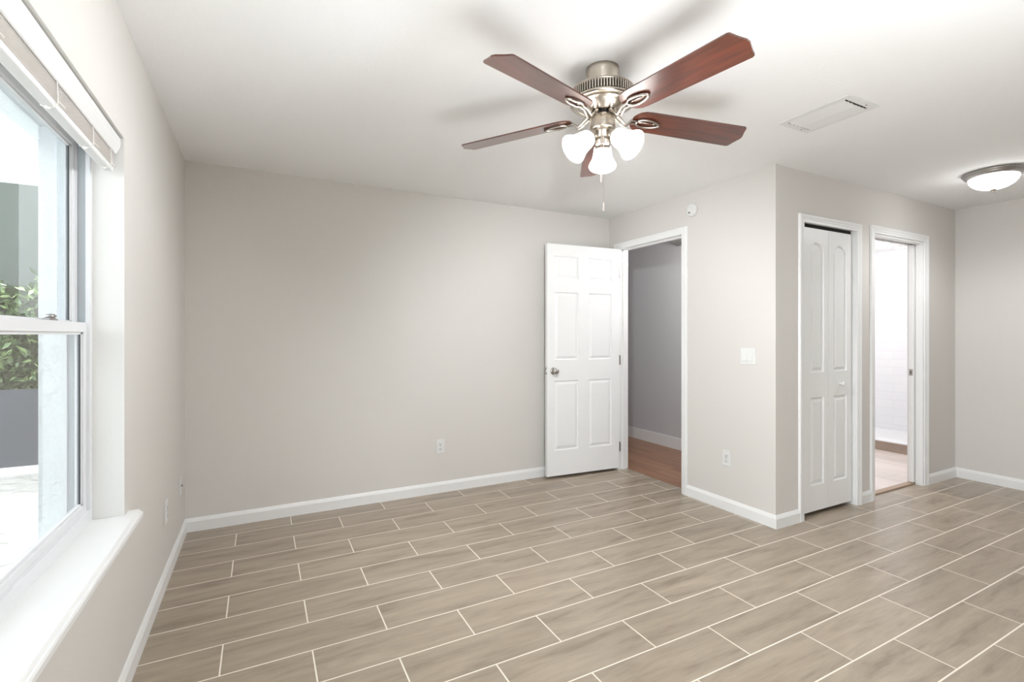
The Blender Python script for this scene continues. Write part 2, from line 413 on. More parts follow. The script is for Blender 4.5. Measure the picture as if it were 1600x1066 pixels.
mb = MB(); mb.box((-0.235, YR - 0.1, -0.1), (X2 + 0.1, YR, H))
struct(mb.build('wall_rear', M['wall']), 'greige wall behind the viewer', 'wall')
mb = MB()  # frame for the added daylight opening
for a, b in (((RY0, RZ0), (RY1, RZ0 + 0.05)), ((RY0, RZ1 - 0.05), (RY1, RZ1)), ((RY0, RZ0), (RY0 + 0.05, RZ1)), ((RY1 - 0.05, RZ0), (RY1, RZ1)), (((RY0 + RY1) / 2 - 0.03, RZ0), ((RY0 + RY1) / 2 + 0.03, RZ1))):
    mb.box((-0.14, a[0], a[1]), (-0.08, b[0], b[1]))
struct(mb.build('window_added', M['vinyl']), 'wide white frame of the added daylight opening behind the viewer', 'window')

# hall
mb = MB(); mb.box((4.62, -1.0, 0), (4.66, 2.0, H)); mb.box((3.605, 2.0, 0), (4.66, 2.05, H)); mb.box((3.605, -1.05, 0), (4.66, -1.0, H))
struct(mb.build('wall_hall', M['hall']), 'cool grey hall wall seen through the open door', 'wall')
mb = MB(); mb.box((4.606, -0.99, 0), (4.62, 1.99, 0.132), bevel=0.003)
struct(mb.build('baseboard_hall', M['trim']), 'tall flat white baseboard in the hall', 'baseboard')
mb = MB()
mb.prism([(4.354, 0.044, 2.3), (4.72, 0.245, 2.3), (4.72, -0.99, 2.3), (3.7, -0.99, 2.3), (3.7, -0.4, 2.3)][::1], (0, 0, 0.14))
struct(mb.build('trim_hall_soffit', M['hall_soffit']), 'grey dropped soffit at the top of the hall', 'soffit')

# bathroom shell
mb = MB()
mb.box((4.66, -1.0, 0), (4.70, 0.6, H)); mb.box((4.66, 0.6, 0), (8.1, 0.66, H)); mb.box((6.2, -1.70, 0), (8.1, -1.635, H))
struct(mb.build('wall_bath_side', M['bath_tile']), 'white side walls of the bathroom', 'wall')
mb = MB(); mb.box((8.0, -1.635, -0.05), (8.08, 0.6, H)); struct(mb.build('wall_bath_end', M['subway']), 'white tiled shower wall at the end of the bathroom', 'wall')
mb = MB(); mb.box((6.66, -1.63, -0.05), (8.0, 0.6, 0.02)); struct(mb.build('floor_shower', M['bath_tile']), 'white shower floor', 'floor')
mb = MB(); mb.box((6.62, -1.63, 0), (6.72, 0.6, 0.105)); mb.box((6.61, -1.63, 0.105), (6.74, 0.6, 0.118), mi=1)
struct(mb.build('trim_shower_curb', [M['curb'], M['bath_tile']]), 'taupe tiled shower curb with white cap', 'curb')
for i, (x, y) in enumerate(((7.25, -0.64), (7.78, -0.57))):
    t = thing('ceiling_disc_light', (x, y, H), ('round lit ceiling disc light nearest the bathroom doorway', 'round lit ceiling disc light deeper in the bathroom')[i], 'ceiling light', 'bathroom ceiling disc lights')
    MB().lathe([(0.085, 0), (0.085, -0.008), (0.07, -0.014), (0.068, -0.006)], 32, c=(x, y, H)).build('trim_ring', M['plastic'], t)
    MB().lathe([(0.07, -0.004), (0.066, -0.011), (0, -0.013)], 32, c=(x, y, H)).build('diffuser', M['disc_light'], t)
lamp('bath_fill', 'POINT', (6.9, -0.4, 1.9), 9, (1, 0.98, 0.97), 0.1)  # added point lights without fixtures, to brighten the bathroom
lamp('bath_fill', 'POINT', (5.6, -0.5, 1.9), 11, (1, 0.98, 0.97), 0.1)
mb = MB(); mb.box((BX0 + 0.001, -1.69, 0), (BX1 - 0.001, -1.64, 0.012), bevel=0.004)
struct(mb.build('trim_threshold', M['threshold']), 'wooden threshold strip in the bathroom doorway', 'threshold')

# closet interior
mb = MB(); mb.box((3.605, -1.12, 0), (4.62, -1.1, H)); mb.box((3.606, -1.634, 0), (3.616, -1.12, H)); mb.box((4.65, -1.634, 0), (4.66, -1.06, H)); 
struct(mb.build('wall_closet', M['wall']), 'inner walls of the closet', 'wall')

# ------------------------------------------------------------------ baseboards
baseboard('baseboard_left', (0, YR), (0, 0), (1, 0), 'white baseboard along the window wall', m1=-1)
baseboard('baseboard_back', (0, 0), (W, 0), (0, -1), 'white baseboard along the broad back wall', m0=-1, m1=-1)
baseboard('baseboard_right', (W, -0.99), (W, -D1), (-1, 0), 'white baseboard between entry door and outside corner', m1=1)
baseboard('baseboard_corner', (W, -D1), (3.752, -D1), (0, -1), 'short white baseboard between outside corner and closet casing', m0=1)
baseboard('baseboard_middle', (4.512, -D1), (4.656, -D1), (0, -1), 'very short white baseboard between closet and bathroom casings')
baseboard('baseboard_inner', (5.552, -D1), (X2, -D1), (0, -1), 'white baseboard right of the bathroom doorway', m1=-1)
baseboard('baseboard_far', (X2, -D1), (X2, YR), (-1, 0), 'white baseboard along the far right wall', m0=-1)

# ------------------------------------------------------------------ casings and jambs
mb = casing(DY0, DY1, DZT - 0.008, lambda u, d, z: (W - d, u, z), ranch(0.056, 0.015)); struct(mb.build('trim_1', M['trim']), 'white casing around the entry door opening', 'door casing')
mb = MB(); xa, xb = W - 0.001, 3.612
mb.box((xa, DY0 - 0.02, 0), (xb, DY0, DZT)); mb.box((xa, DY1, 0), (xb, DY1 + 0.02, DZT)); mb.box((xa, DY0 - 0.02, DZT - 0.006), (xb, DY1 + 0.02, DZT + 0.02))
mb.box((W + 0.045, DY0, 0), (W + 0.08, DY0 + 0.011, DZT - 0.006)); mb.box((W + 0.045, DY1 - 0.011, 0), (W + 0.08, DY1, DZT - 0.006)); mb.box((W + 0.045, DY0, DZT - 0.018), (W + 0.08, DY1, DZT - 0.006))
struct(mb.build('trim_2', M['trim']), 'white jamb and stop lining the entry door opening', 'door jamb')

mb = casing(CX0 - 0.004, CX1 + 0.004, CZT - 0.006, lambda u, d, z: (u, -D1 - d, z), ogee(0.056, 0.017)); struct(mb.build('trim_3', M['trim']), 'white moulded casing around the closet door', 'door casing')
mb = MB(); ya, yb = -D1 - 0.001, -1.634
mb.box((CX0 - 0.018, ya, 0), (CX0, yb, CZT)); mb.box((CX1, ya, 0), (CX1 + 0.018, yb, CZT)); mb.box((CX0 - 0.018, ya, CZT), (CX1 + 0.018, yb, CZT + 0.018))
struct(mb.build('trim_4', M['trim']), 'white jamb lining the closet opening', 'door jamb')
mb = casing(BX0 - 0.004, BX1 + 0.02, BZT - 0.006, lambda u, d, z: (u, -D1 - d, z), ogee(0.058, 0.017)); struct(mb.build('trim_5', M['trim']), 'white moulded casing around the bathroom doorway', 'door casing')
mb = MB()
mb.box((BX0 - 0.018, ya, 0), (BX0, yb, BZT)); mb.box((BX0 - 0.018, ya, BZT), (BX1 + 0.018, yb, BZT + 0.018))
mb.box((BX1, ya, 0), (BX1 + 0.03, -1.694, BZT)); mb.box((BX1, -1.652, 0), (BX1 + 0.018, yb, BZT))
mb.box((BX0, ya + 0.0, BZT - 0.02), (BX1, -1.70, BZT)); mb.box((BX0, -1.652, BZT - 0.02), (BX1, yb, BZT))
struct(mb.build('trim_6', M['trim']), 'white split jamb lining the bathroom doorway', 'door jamb')

# ------------------------------------------------------------------ panelled door leaves
def panel_leaf(mb, w, h, t, panels, frame, both=True, rec=0.011):
    """slab of width w, height h, thickness t with moulded panels. panels: (x0, z0, x1, z1, rise). frame maps (x, d, z), d=0 the shown face"""
    def outline(p, o, n=12):
        x0, z0, x1, z1, rise = p
        if not rise: return [(x0 + o, z0 + o), (x1 - o, z0 + o), (x1 - o, z1 - o), (x0 + o, z1 - o)]
        hw = (x1 - x0) / 2; R = (hw * hw + rise * rise) / (2 * rise); cx = (x0 + x1) / 2; cz = z1 - R
        pts = [(x0 + o, z0 + o), (x1 - o, z0 + o)]; ww = hw - o; r = R - o
        for i in range(n + 1):
            x = ww - 2 * ww * i / n
            pts.append((cx + x, cz + math.sqrt(max(r * r - x * x, 0))))
        return pts
    for side in ((0, 1) if both else (0,)):
        sg = 1 if side == 0 else -1; d0 = 0 if side == 0 else t
        P = lambda x, d, z: frame(x, d0 + sg * d, z)
        xs = sorted({0, w} | {p[0] for p in panels} | {p[2] for p in panels}); zs = sorted({0, h} | {p[1] for p in panels} | {p[3] for p in panels})
        for i in range(len(xs) - 1):
            for j in range(len(zs) - 1):
                cx = (xs[i] + xs[i + 1]) / 2; cz = (zs[j] + zs[j + 1]) / 2
                if any(p[0] < cx < p[2] and p[1] < cz < p[3] for p in panels): continue
                mb.face([mb.vert(P(*q)) for q in ((xs[i], 0, zs[j]), (xs[i + 1], 0, zs[j]), (xs[i + 1], 0, zs[j + 1]), (xs[i], 0, zs[j + 1]))])
        for p in panels:
            rings = []
            for o, d in ((0, 0), (0.006, rec), (0.014, rec), (0.034, 0.0015)):
                rings.append([mb.vert(P(x, d, z)) for x, z in outline(p, o)])
            for A, B in zip(rings, rings[1:]):
                for k in range(len(A)): mb.face([A[k], A[(k + 1) % len(A)], B[(k + 1) % len(B)], B[k]])
            mb.face(rings[-1])
            if p[4]:
                pts = outline(p, 0)[2:]; zt = p[3]
                for (xa, za), (xb, zb) in zip(pts, pts[1:]):
                    mb.face([mb.vert(P(xa, 0, za)), mb.vert(P(xb, 0, zb)), mb.vert(P(xb, 0, zt)), mb.vert(P(xa, 0, zt))])
    for q in (((0, 0), (w, 0)), ((w, 0), (w, h)), ((w, h), (0, h)), ((0, h), (0, 0))):
        (xa, za), (xb, zb) = q
        mb.face([mb.vert(frame(xa, 0, za)), mb.vert(frame(xb, 0, zb)), mb.vert(frame(xb, t, zb)), mb.vert(frame(xa, t, za))])
    if not both: mb.face([mb.vert(frame(*q)) for q in ((0, t, 0), (w, t, 0), (w, t, h), (0, t, h))])
    bmesh.ops.remove_doubles(mb.bm, verts=mb.bm.verts[:], dist=1e-5)

# entry door, swung open against the back wall.  local x runs from the hinge edge to the latch edge
DH = Vector((3.487, -0.168, 0.026)); DF = Vector((2.711, -0.116, 0.026))
dv = (DF - DH); DWID = dv.length; dv.normalize(); dn = Vector((-dv.y, dv.x, 0))
if dn.y < 0: dn = -dn
def door_frame(x, d, z): p = DH + dv * x + dn * d; return (p.x, p.y, DH.z + z)
d1o = thing('door_1', (DH.x, DH.y, 0), 'white six-panel entry door standing open against the back wall', 'door', kind='structure')
DHT = 2.09
pz = [(0.226, 0.855), (1.042, 1.655), (1.775, 1.982)]
pans = []
for z0, z1 in pz:
    pans.append((0.088, z0, 0.342, z1, 0)); pans.append((0.452, z0, 0.706, z1, 0))
mb = MB(); panel_leaf(mb, DWID, DHT, 0.036, pans, door_frame); mb.build('door_leaf', M['door'], d1o)
def local_mat(fr, x, z):
    o = Vector(fr(x, 0, z)); nx = (Vector(fr(x, -1, z)) - o).normalized()     # out of the shown face
    zx = nx; up = Vector((0, 0, 1)); s = up.cross(zx).normalized()
    return Matrix((( s.x, up.x, zx.x, o.x), (s.y, up.y, zx.y, o.y), (s.z, up.z, zx.z, o.z), (0, 0, 0, 1)))
km = local_mat(door_frame, DWID - 0.064, 0.945)
kn = MB().lathe([(0.012, 0.004), (0.0115, 0.026), (0.02, 0.034), (0.0265, 0.045), (0.0275, 0.054), (0.024, 0.062), (0.012, 0.066), (0, 0.0665)], 28, mat=km).build('door_knob', M['chrome'], d1o)
ro = MB().lathe([(0, 0.0005), (0.033, 0.0005), (0.032, 0.006), (0.02, 0.009), (0.012, 0.010)], 28, mat=km).build('rosette', M['chrome'], d1o)
tag(kn, 'chrome round door knob')
mb = MB()
e = lambda y, z, o=0.0: Vector(door_frame(DWID + o, y, z))
mb.prism([e(0.005, 0.916), e(0.031, 0.916), e(0.031, 0.974), e(0.005, 0.974)], dv * 0.0015)
mb.prism([e(0.012, 0.934), e(0.024, 0.934), e(0.024, 0.956), e(0.012, 0.956)], dv * 0.009)
tag(mb.build('latch', M['chrome'], d1o), 'chrome latch plate on the door edge')
for hz in (0.20, 1.03, 1.86):
    mb = MB(); c = Vector(door_frame(-0.006, 0.018, hz))
    mb.lathe([(0, -0.05), (0.006, -0.048), (0.006, 0.048), (0, 0.05)], 12, c=c)
    mb.box((c.x - 0.002, c.y - 0.02, c.z - 0.045), (c.x + 0.006, c.y + 0.012, c.z + 0.045))
    mb.build('hinge', M['brass_grey'], d1o)

# closet bifold
d2o = thing('door_2', ((CX0 + CX1) / 2, -1.72, 0), 'white narrow bifold closet door with arched panels', 'door', kind='structure')
for x0, x1, pa, pb in ((CX0 + 0.012, 4.1395, 3.922, 4.085), (4.1425, CX1 - 0.012, 4.203, 4.378)):
    fr = (lambda x0: (lambda x, d, z: (x0 + x, -1.722 + d, 0.03 + z)))(x0)
    mb = MB(); wd = x1 - x0
    panel_leaf(mb, wd, 2.03, 0.03, [(pa - x0, 0.185, pb - x0, 0.815, 0), (pa - x0, 0.995, pb - x0, 1.93, 0.055)], fr, both=False, rec=0.012)
    lf = mb.build('door_leaf', M['closet_door'], d2o)
km = Matrix(((1, 0, 0, 4.287), (0, 0, -1, -1.722), (0, 1, 0, 0.932), (0, 0, 0, 1)))
MB().lathe([(0, 0), (0.011, 0.001), (0.008, 0.008), (0.0075, 0.014), (0.016, 0.022), (0.0175, 0.028), (0.013, 0.034), (0, 0.036)], 24, mat=km).build('door_knob', M['plastic'], d2o)
mb = MB(); mb.box((CX0 + 0.01, -1.715, CZT - 0.022), (CX1 - 0.01, -1.69, CZT - 0.001)); mb.build('track', M['blackmetal'], d2o)

# bathroom pocket door, slid into its pocket
d3o = thing('door_3', (BX1, -1.67, 0), 'white pocket door edge showing in the bathroom doorway', 'door', kind='structure')
mb = MB(); mb.box((5.452, -1.69, 0.018), (5.50, -1.655, 2.075), bevel=0.002); mb.build('door_leaf', M['door'], d3o)
mb = MB(); mb.box((5.4495, -1.687, 0.942), (5.4535, -1.658, 0.998), bevel=0.0015)
lt = mb.build('latch_plate', M['chrome'], d3o)
mb = MB(); mb.box((5.449, -1.676, 0.957), (5.452, -1.668, 0.982)); mb.build('latch_slot', M['dark'], lt)

# ------------------------------------------------------------------ window with its sashes
w1 = thing('window_1', (-0.13, (WY0 + WY1) / 2, WZ0), 'white vinyl single-hung window in the left wall', 'window', kind='structure')
ZF = 0.636
fx0, fx1 = -0.160, -0.092
mb = MB()
# frame: jamb faces carry a recessed grey track
for yj, sg in ((WY1, -1), (WY0, 1)):
    mb.box((fx0 + 0.001, yj, ZF), (fx1 - 0.002, yj + sg * 0.012, WZ1)); mb.box((fx1 - 0.012, yj, ZF), (fx1, yj + sg * 0.024, WZ1 - 0.001)); mb.box((-0.134, yj, ZF), (-0.128, yj + sg * 0.022, WZ1 - 0.001)); mb.box((fx0, yj, ZF), (fx0 + 0.006, yj + sg * 0.024, WZ1))
mb.box((fx0 + 0.001, WY0 + 0.001, ZF - 0.03), (fx1 - 0.002, WY1 - 0.001, ZF + 0.028)); mb.box((fx1 - 0.012, WY0 + 0.0005, ZF - 0.028), (fx1 + 0.001, WY1 - 0.0005, ZF + 0.043), bevel=0.001)
mb.box((fx0 + 0.0015, WY0 + 0.001, WZ1 - 0.03), (fx1 + 0.001, WY1 - 0.001, WZ1 - 0.002))
mb.build('window_frame', M['vinyl'], w1)
mb = MB()
for yj, sg in ((WY1, -1), (WY0, 1)): mb.box((fx0 + 0.008, yj + sg * 0.012, ZF + 0.03), (fx1 - 0.014, yj + sg * 0.014, WZ1 - 0.03))
tag(mb.build('jamb_track', M['vinyl_grey'], w1), 'blue-grey side track of the window frame')
def sash(name, xa, xb, z0, z1, st, tr, br):
    a, b = WY0 + 0.016, WY1 - 0.016
    mb = MB()
    mb.box((xa, a, z0), (xb, a + st, z1), bevel=0.002); mb.box((xa, b - st, z0), (xb, b, z1), bevel=0.002)
    mb.box((xa, a + st, z0), (xb, b - st, z0 + br), bevel=0.002); mb.box((xa, a + st, z1 - tr), (xb, b - st, z1), bevel=0.002)
    # glazing bead
    xm = (xa + xb) / 2; g = 0.008
    mb.box((xm - 0.006, a + st, z0 + br), (xm + 0.006, a + st + g, z1 - tr)); mb.box((xm - 0.006, b - st - g, z0 + br), (xm + 0.006, b - st, z1 - tr))
    mb.box((xm - 0.006, a + st, z0 + br), (xm + 0.006, b - st, z0 + br + g)); mb.box((xm - 0.006, a + st, z1 - tr - g), (xm + 0.006, b - st, z1 - tr))
    s = mb.build(name, M['vinyl'], w1)
    mb = MB(); mb.box((xm - 0.002, a + st + 0.004, z0 + br + 0.004), (xm + 0.002, b - st - 0.004, z1 - tr - 0.004)); mb.build('glass_pane', M['glass'], s)
    mb = MB()
    for y in (a + st + g, b - st - g - 0.0025): mb.box((xm - 0.004, y, z0 + br + g), (xm + 0.004, y + 0.0025, z1 - tr - g))
    tag(mb.build('gasket', M['gasket'], s), 'thin dark glazing gasket')
    return s
up = sash('upper_sash', -0.155, -0.133, 1.305, WZ1 - 0.032, 0.028, 0.03, 0.032)
lo = sash('lower_sash', -0.126, -0.102, ZF + 0.028, 1.338, 0.03, 0.034, 0.04)
for ly in (-1.895, -2.63):
    mb = MB(); mb.box((-0.122, ly - 0.03, 1.337), (-0.104, ly + 0.03, 1.345), bevel=0.002); mb.lathe([(0, 0), (0.011, 0), (0.011, 0.012), (0, 0.014)], 16, c=(-0.114, ly, 1.344)); mb.box((-0.116, ly, 1.348), (-0.110, ly + 0.04, 1.356), bevel=0.002)
    tag(mb.build('sash_lock', M['rim'], lo), 'grey metal sash lock')
# interior stool
mb = MB()
mb.prism([(x, WY0 + 0.001, z) for x, z in ((-0.092, 0.612), (0.0005, 0.612), (0.0005, 0.636), (-0.092, 0.636))], (0, WY1 - WY0 - 0.002, 0))
sp2 = [(0.0005, 0.612), (0.034, 0.612), (0.036, 0.603), (0.043, 0.603), (0.046, 0.608), (0.046, 0.622), (0.0435, 0.627), (0.0385, 0.6275), (0.0365, 0.632), (0.033, 0.636), (0.0005, 0.636)]
mb.prism([(x, WY0 - 0.055, z) for x, z in sp2], (0, WY1 - WY0 + 0.11, 0))
mb.build('window_sill', M['trim'], w1)

# ------------------------------------------------------------------ window blind, raised
bl = thing('window_blind', (-0.03, (WY0 + WY1) / 2, 1.94), 'white slatted blind raised to the top of the window', 'blind')
ya, yb = WY0 + 0.008, WY1 - 0.008
mb = MB(); pv = [(-0.014, 2.006), (-0.010, 2.006), (-0.008, 1.986), (-0.010, 1.982), (-0.0105, 1.974), (-0.022, 1.95), (-0.026, 1.948), (-0.026, 1.954), (-0.014, 1.978)]
mb.prism([(x, ya, z) for x, z in pv], (0, yb - ya, 0)); mb.build('valance', M['blind'], bl)
mb = MB(); mb.box((-0.062, ya + 0.004, 1.962), (-0.03, yb - 0.004, 2.004)); mb.build('headrail', M['blind_shade'], bl)
ns = 13
for i in range(ns):
    z = 1.899 + i * 0.0043
    mb = MB(); yo = yb - 0.012 - random.uniform(0, 0.003)
    mb.prism([(-0.056, ya + 0.012, z), (-0.042, ya + 0.012, z + 0.001), (-0.028, ya + 0.012, z), (-0.028, ya + 0.012, z + 0.0028), (-0.042, ya + 0.012, z + 0.0038), (-0.056, ya + 0.012, z + 0.0028)], (0, yo - ya - 0.012, 0))
    mb.build('slat', M['blind_shade'], bl)
mb = MB(); mb.box((-0.057, ya + 0.012, 1.88), (-0.027, yb - 0.012, 1.898), bevel=0.004); mb.build('bottom_rail', M['blind'], bl)
for cy_ in (-1.66, -1.86, -2.16, -2.50, -2.85):
    mb = MB()
    loop = [(-0.024, cy_, 1.96), (-0.023, cy_ + 0.002, 1.92), (-0.022, cy_, 1.888), (-0.030, cy_ - 0.003, 1.8785), (-0.042, cy_ - 0.003, 1.8775), (-0.055, cy_, 1.879), (-0.0605, cy_, 1.90), (-0.060, cy_, 1.96)]
    mb.tube(loop, 0.0016, 6)
    mb.tube([(-0.022, cy_, 1.897), (-0.017, cy_ + 0.012, 1.893), (-0.015, cy_ + 0.026, 1.891)], 0.0016, 6)
    mb.sphere((-0.042, cy_, 1.877), 0.006, 10, 6)
    mb.build('ladder_cord', M['cord'], bl)

# ------------------------------------------------------------------ electrical plates
def plate(name, fr, label, cat, kind, group=None, at=(0, 0, 0)):
    """fr maps (u, d, v) -> world, centre of the plate at u=v=0, d = out of the wall"""
    t = thing(name, at, label, cat, group)
    w, h = (0.073, 0.118) if kind != 'switch' else (0.118, 0.118)
    def bx(mb, u0, v0, u1, v1, d0, d1, bev=0.0, mi=0):
        mb.box(fr(u0, d0, v0), fr(u1, d1, v1), mi, bev); return mb
    bx(MB(), -w / 2, -h / 2, w / 2, h / 2, 0.0002, 0.006, 0.002).build('cover_plate', M['plastic'], t)
    if kind == 'outlet':
        for s in (-1, 1):
            o = bx(MB(), -0.0165, s * 0.0195 - 0.0145, 0.0165, s * 0.0195 + 0.0145, 0.005, 0.0085, 0.0015).build('receptacle', M['plastic'], t)
            mb = MB()
            bx(mb, -0.008, s * 0.0195 - 0.003, -0.0058, s * 0.0195 + 0.0065, 0.0084, 0.009); bx(mb, 0.0055, s * 0.0195 - 0.003, 0.0078, s * 0.0195 + 0.0055, 0.0084, 0.009)
            bx(mb, -0.0025, s * 0.0195 - 0.0105, 0.0025, s * 0.0195 - 0.006, 0.0084, 0.009)
            tag(mb.build('slots', M['dark'], o), 'dark outlet slots')
        mb = MB(); bx(mb, -0.003, -0.003, 0.003, 0.003, 0.0055, 0.0075); mb.build('screw', M['brass_grey'], t)
    elif kind == 'switch':
        for s in (-1, 1):
            c = s * 0.023
            mb = MB(); bx(mb, c - 0.0195, -0.036, c + 0.0195, 0.036, 0.005, 0.0068, 0.0005); mb.build('bezel', M['plastic'], t)
            mb = MB(); q = [(c - 0.0165, -0.033), (c + 0.0165, -0.033), (c + 0.0165, 0.033), (c - 0.0165, 0.033)]
            a = [mb.vert(fr(u, 0.006, v)) for u, v in q]; b = [mb.vert(fr(u, 0.013 if v < 0 else 0.0075, v)) for u, v in q]
            for i in range(4): mb.face([a[i], a[(i + 1) % 4], b[(i + 1) % 4], b[i]])
            mb.face(b); mb.face(a[::-1]); mb.build('rocker', M['plastic'], t)
    else:   # blank coax style
        mb = MB(); mb.lathe([(0.006, 0), (0.006, 0.006), (0.004, 0.012), (0, 0.012)], 12, mat=Matrix(((0, 0, 1, fr(0, 0.006, 0)[0]), (1, 0, 0, fr(0, 0, 0)[1]), (0, 1, 0, fr(0, 0, 0)[2]), (0, 0, 0, 1))))
        mb.build('connector', M['brass_grey'], t)
    return t
plate('wall_outlet', lambda u, d, v: (d, -0.725 + u, 0.370 + v), 'white duplex outlet on the window wall nearer the window', 'outlet', 'outlet', at=(0, -0.725, 0.31))
plate('wall_plate', lambda u, d, v: (d, -0.225 + u, 0.368 + v), 'white plate on the window wall beside the back corner', 'wall plate', 'coax', at=(0, -0.225, 0.31))
plate('wall_outlet', lambda u, d, v: (1.752 + u, -d, 0.379 + v), 'white duplex outlet on the broad back wall', 'outlet', 'outlet', at=(1.752, 0, 0.32))
plate('wall_outlet', lambda u, d, v: (W - d, -1.362 + u, 0.385 + v), 'white duplex outlet beside the entry door casing', 'outlet', 'outlet', at=(W, -1.362, 0.32))
plate('light_switch', lambda u, d, v: (W - d, -1.54 + u, 1.146 + v), 'white double rocker light switch near the outside corner', 'light switch', 'switch', at=(W, -1.54, 1.09))

# smoke detector
sd = thing('smoke_detector', (W, -1.045, 2.29), 'small round white detector above the entry door', 'smoke detector')
dm = Matrix(((0, 0, -1, W), (1, 0, 0, -1.045), (0, 1, 0, 2.29), (0, 0, 0, 1)))
MB().lathe([(0, 0.0005), (0.052, 0.0005), (0.052, 0.014), (0.049, 0.024), (0.04, 0.032), (0.012, 0.034), (0, 0.034)], 36, mat=dm).build('housing', M['plastic'], sd)
MB().lathe([(0, 0.0325), (0.007, 0.0325), (0.006, 0.038), (0, 0.039)], 16, mat=dm @ Matrix.Translation((0.006, -0.022, 0))).build('test_button', M['gasket'], sd)
MB().lathe([(0.022, 0.0325), (0.022, 0.036), (0.018, 0.036), (0.018, 0.0325)], 24, mat=dm).build('sounder_ring', M['plastic'], sd)

# ceiling vent
vx0, vx1, vy0, vy1 = 2.92, 3.178, -2.505, -2.148
cv = thing('ceiling_vent', ((vx0 + vx1) / 2, (vy0 + vy1) / 2, H), 'white louvred air vent in the ceiling right of the fan', 'vent')
mb = MB(); fw = 0.032
for a, b in (((vx0, vy0), (vx1, vy0 + fw)), ((vx0, vy1 - fw), (vx1, vy1)), ((vx0, vy0 + fw), (vx0 + fw, vy1 - fw)), ((vx1 - fw, vy0 + fw), (vx1, vy1 - fw))):
    mb.box((a[0], a[1], H - 0.007), (b[0], b[1], H - 0.0005))
mb.build('vent_frame', M['plastic'], cv)
mb = MB(); mb.box((vx0 + fw, vy0 + fw, H - 0.0015), (vx1 - fw, vy1 - fw, H - 0.0005)); mb.build('vent_backing', M['dark'], cv)
nl = 6
for i in range(nl):
    mb = MB(); xc = vx0 + fw + (i + 0.5) * (vx1 - vx0 - 2 * fw) / nl; ang = -0.5 if i < nl / 2 else -0.25
    ww = 0.0185 if i < nl / 2 else 0.0172; dx, dz = math.cos(ang) * ww, math.sin(ang) * ww
    mb.prism([(xc - dx, vy0 + fw + 0.008, H - 0.008 - dz * 0.5), (xc + dx, vy0 + fw + 0.008, H - 0.008 + dz * 0.5), (xc + dx, vy0 + fw + 0.008, H - 0.0095 + dz * 0.5), (xc - dx, vy0 + fw + 0.008, H - 0.0095 - dz * 0.5)], (0, vy1 - vy0 - 2 * fw - 0.016, 0))
    mb.build('louvre', M['plastic'], cv)
for y in (vy0 + 0.016, vy1 - 0.016): MB().lathe([(0, -0.010), (0.004, -0.009), (0.0045, -0.007)], 10, c=((vx0 + vx1) / 2 + 0.05, y, H)).build('screw', M['brass_grey'], cv)

# flush ceiling light
fl = thing('flush_ceiling_light', (5.0, -2.35, H), 'flush dome ceiling light with brushed metal rim at the far right', 'ceiling light')
c = (5.0, -2.35, H)
MB().lathe([(0.05, -0.0005), (0.158, -0.0005), (0.166, -0.008), (0.166, -0.014), (0.158, -0.018), (0.158, -0.026), (0.150, -0.034), (0.136, -0.044), (0.130, -0.044), (0.13, -0.02)], 56, c=c).build('metal_rim', M['rim'], fl)
pb = [(0.133 * math.cos(a), -0.04 - 0.085 * math.sin(a)) for a in [i * PI / 2 / 12 for i in range(12)]] + [(0, -0.125)]
MB().lathe(pb, 48, c=c).build('glass_bowl', M['bowl_glass'], fl)
MB().lathe([(0.0, -0.122), (0.02, -0.124), (0.018, -0.129), (0.006, -0.134), (0.004, -0.139), (0.006, -0.143), (0, -0.148)], 20, c=c).build('finial', M['nickel'], fl)
fll = lamp('flush_lamp', 'SPOT', (5.0, -2.35, H - 0.16), 14, (0.96, 0.98, 1.0), 0.1)
fll.data.spot_size = math.radians(168); fll.data.spot_blend = 0.6

# ------------------------------------------------------------------ ceiling fan
FX, FY = 1.750, -2.132
fan = thing('ceiling_fan', (FX, FY, H), 'five-blade cherry ceiling fan with brushed nickel motor and three lit shades', 'ceiling fan')
fc = (FX, FY, 0)
MB().lathe([(0.03, 2.4395), (0.071, 2.4395), (0.071, 2.425), (0.068, 2.415), (0.061, 2.39), (0.058, 2.362), (0.03, 2.36)], 48, c=fc).build('canopy', M['nickel'], fan)
mo = MB().lathe([(0.05, 2.372), (0.085, 2.366), (0.118, 2.354), (0.132, 2.345), (0.1365, 2.341), (0.1365, 2.337), (0.128, 2.336), (0.124, 2.334), (0.124, 2.303), (0.134, 2.301), (0.1385, 2.297), (0.1385, 2.290), (0.132, 2.285), (0.112, 2.282), (0.106, 2.288)], 64, c=fc).build('motor_housing', M['nickel'], fan)
MB().lathe([(0.1245, 2.334), (0.1265, 2.3335), (0.1265, 2.3035), (0.1245, 2.303)], 64, c=fc).build('vent_core', M['dark'], mo)
mb = MB(); nb = 72
for i in range(nb):
    a = 2 * PI * i / nb; R = Matrix.Translation(fc) @ Matrix.Rotation(a, 4, 'Z')
    q = [R @ Vector(p) for p in ((0.126, -0.0029, 2.302), (0.1355, -0.0029, 2.302), (0.1355, 0.0029, 2.302), (0.126, 0.0029, 2.302))]
    mb.prism(q, (0, 0, 0.036))
mb.build('vent_ribs', M['nickel'], mo)
MB().lathe([(0.112, 2.286), (0.106, 2.284), (0.098, 2.276), (0.082, 2.262), (0.068, 2.252), (0.056, 2.248), (0.03, 2.248)], 48, c=fc).build('lower_bowl', M['nickel_bright'], fan)
MB().lathe([(0.02, 2.25), (0.05, 2.25), (0.05, 2.236), (0.046, 2.232), (0.02, 2.232)], 40, c=fc).build('flywheel', M['blackmetal'], fan)
MB().lathe([(0.02, 2.236), (0.05, 2.236), (0.0545, 2.232), (0.0545, 2.182), (0.052, 2.176), (0.04, 2.17), (0.034, 2.168), (0.034, 2.135), (0.03, 2.13), (0.02, 2.128)], 48, c=fc).build('switch_housing', M['nickel'], fan)
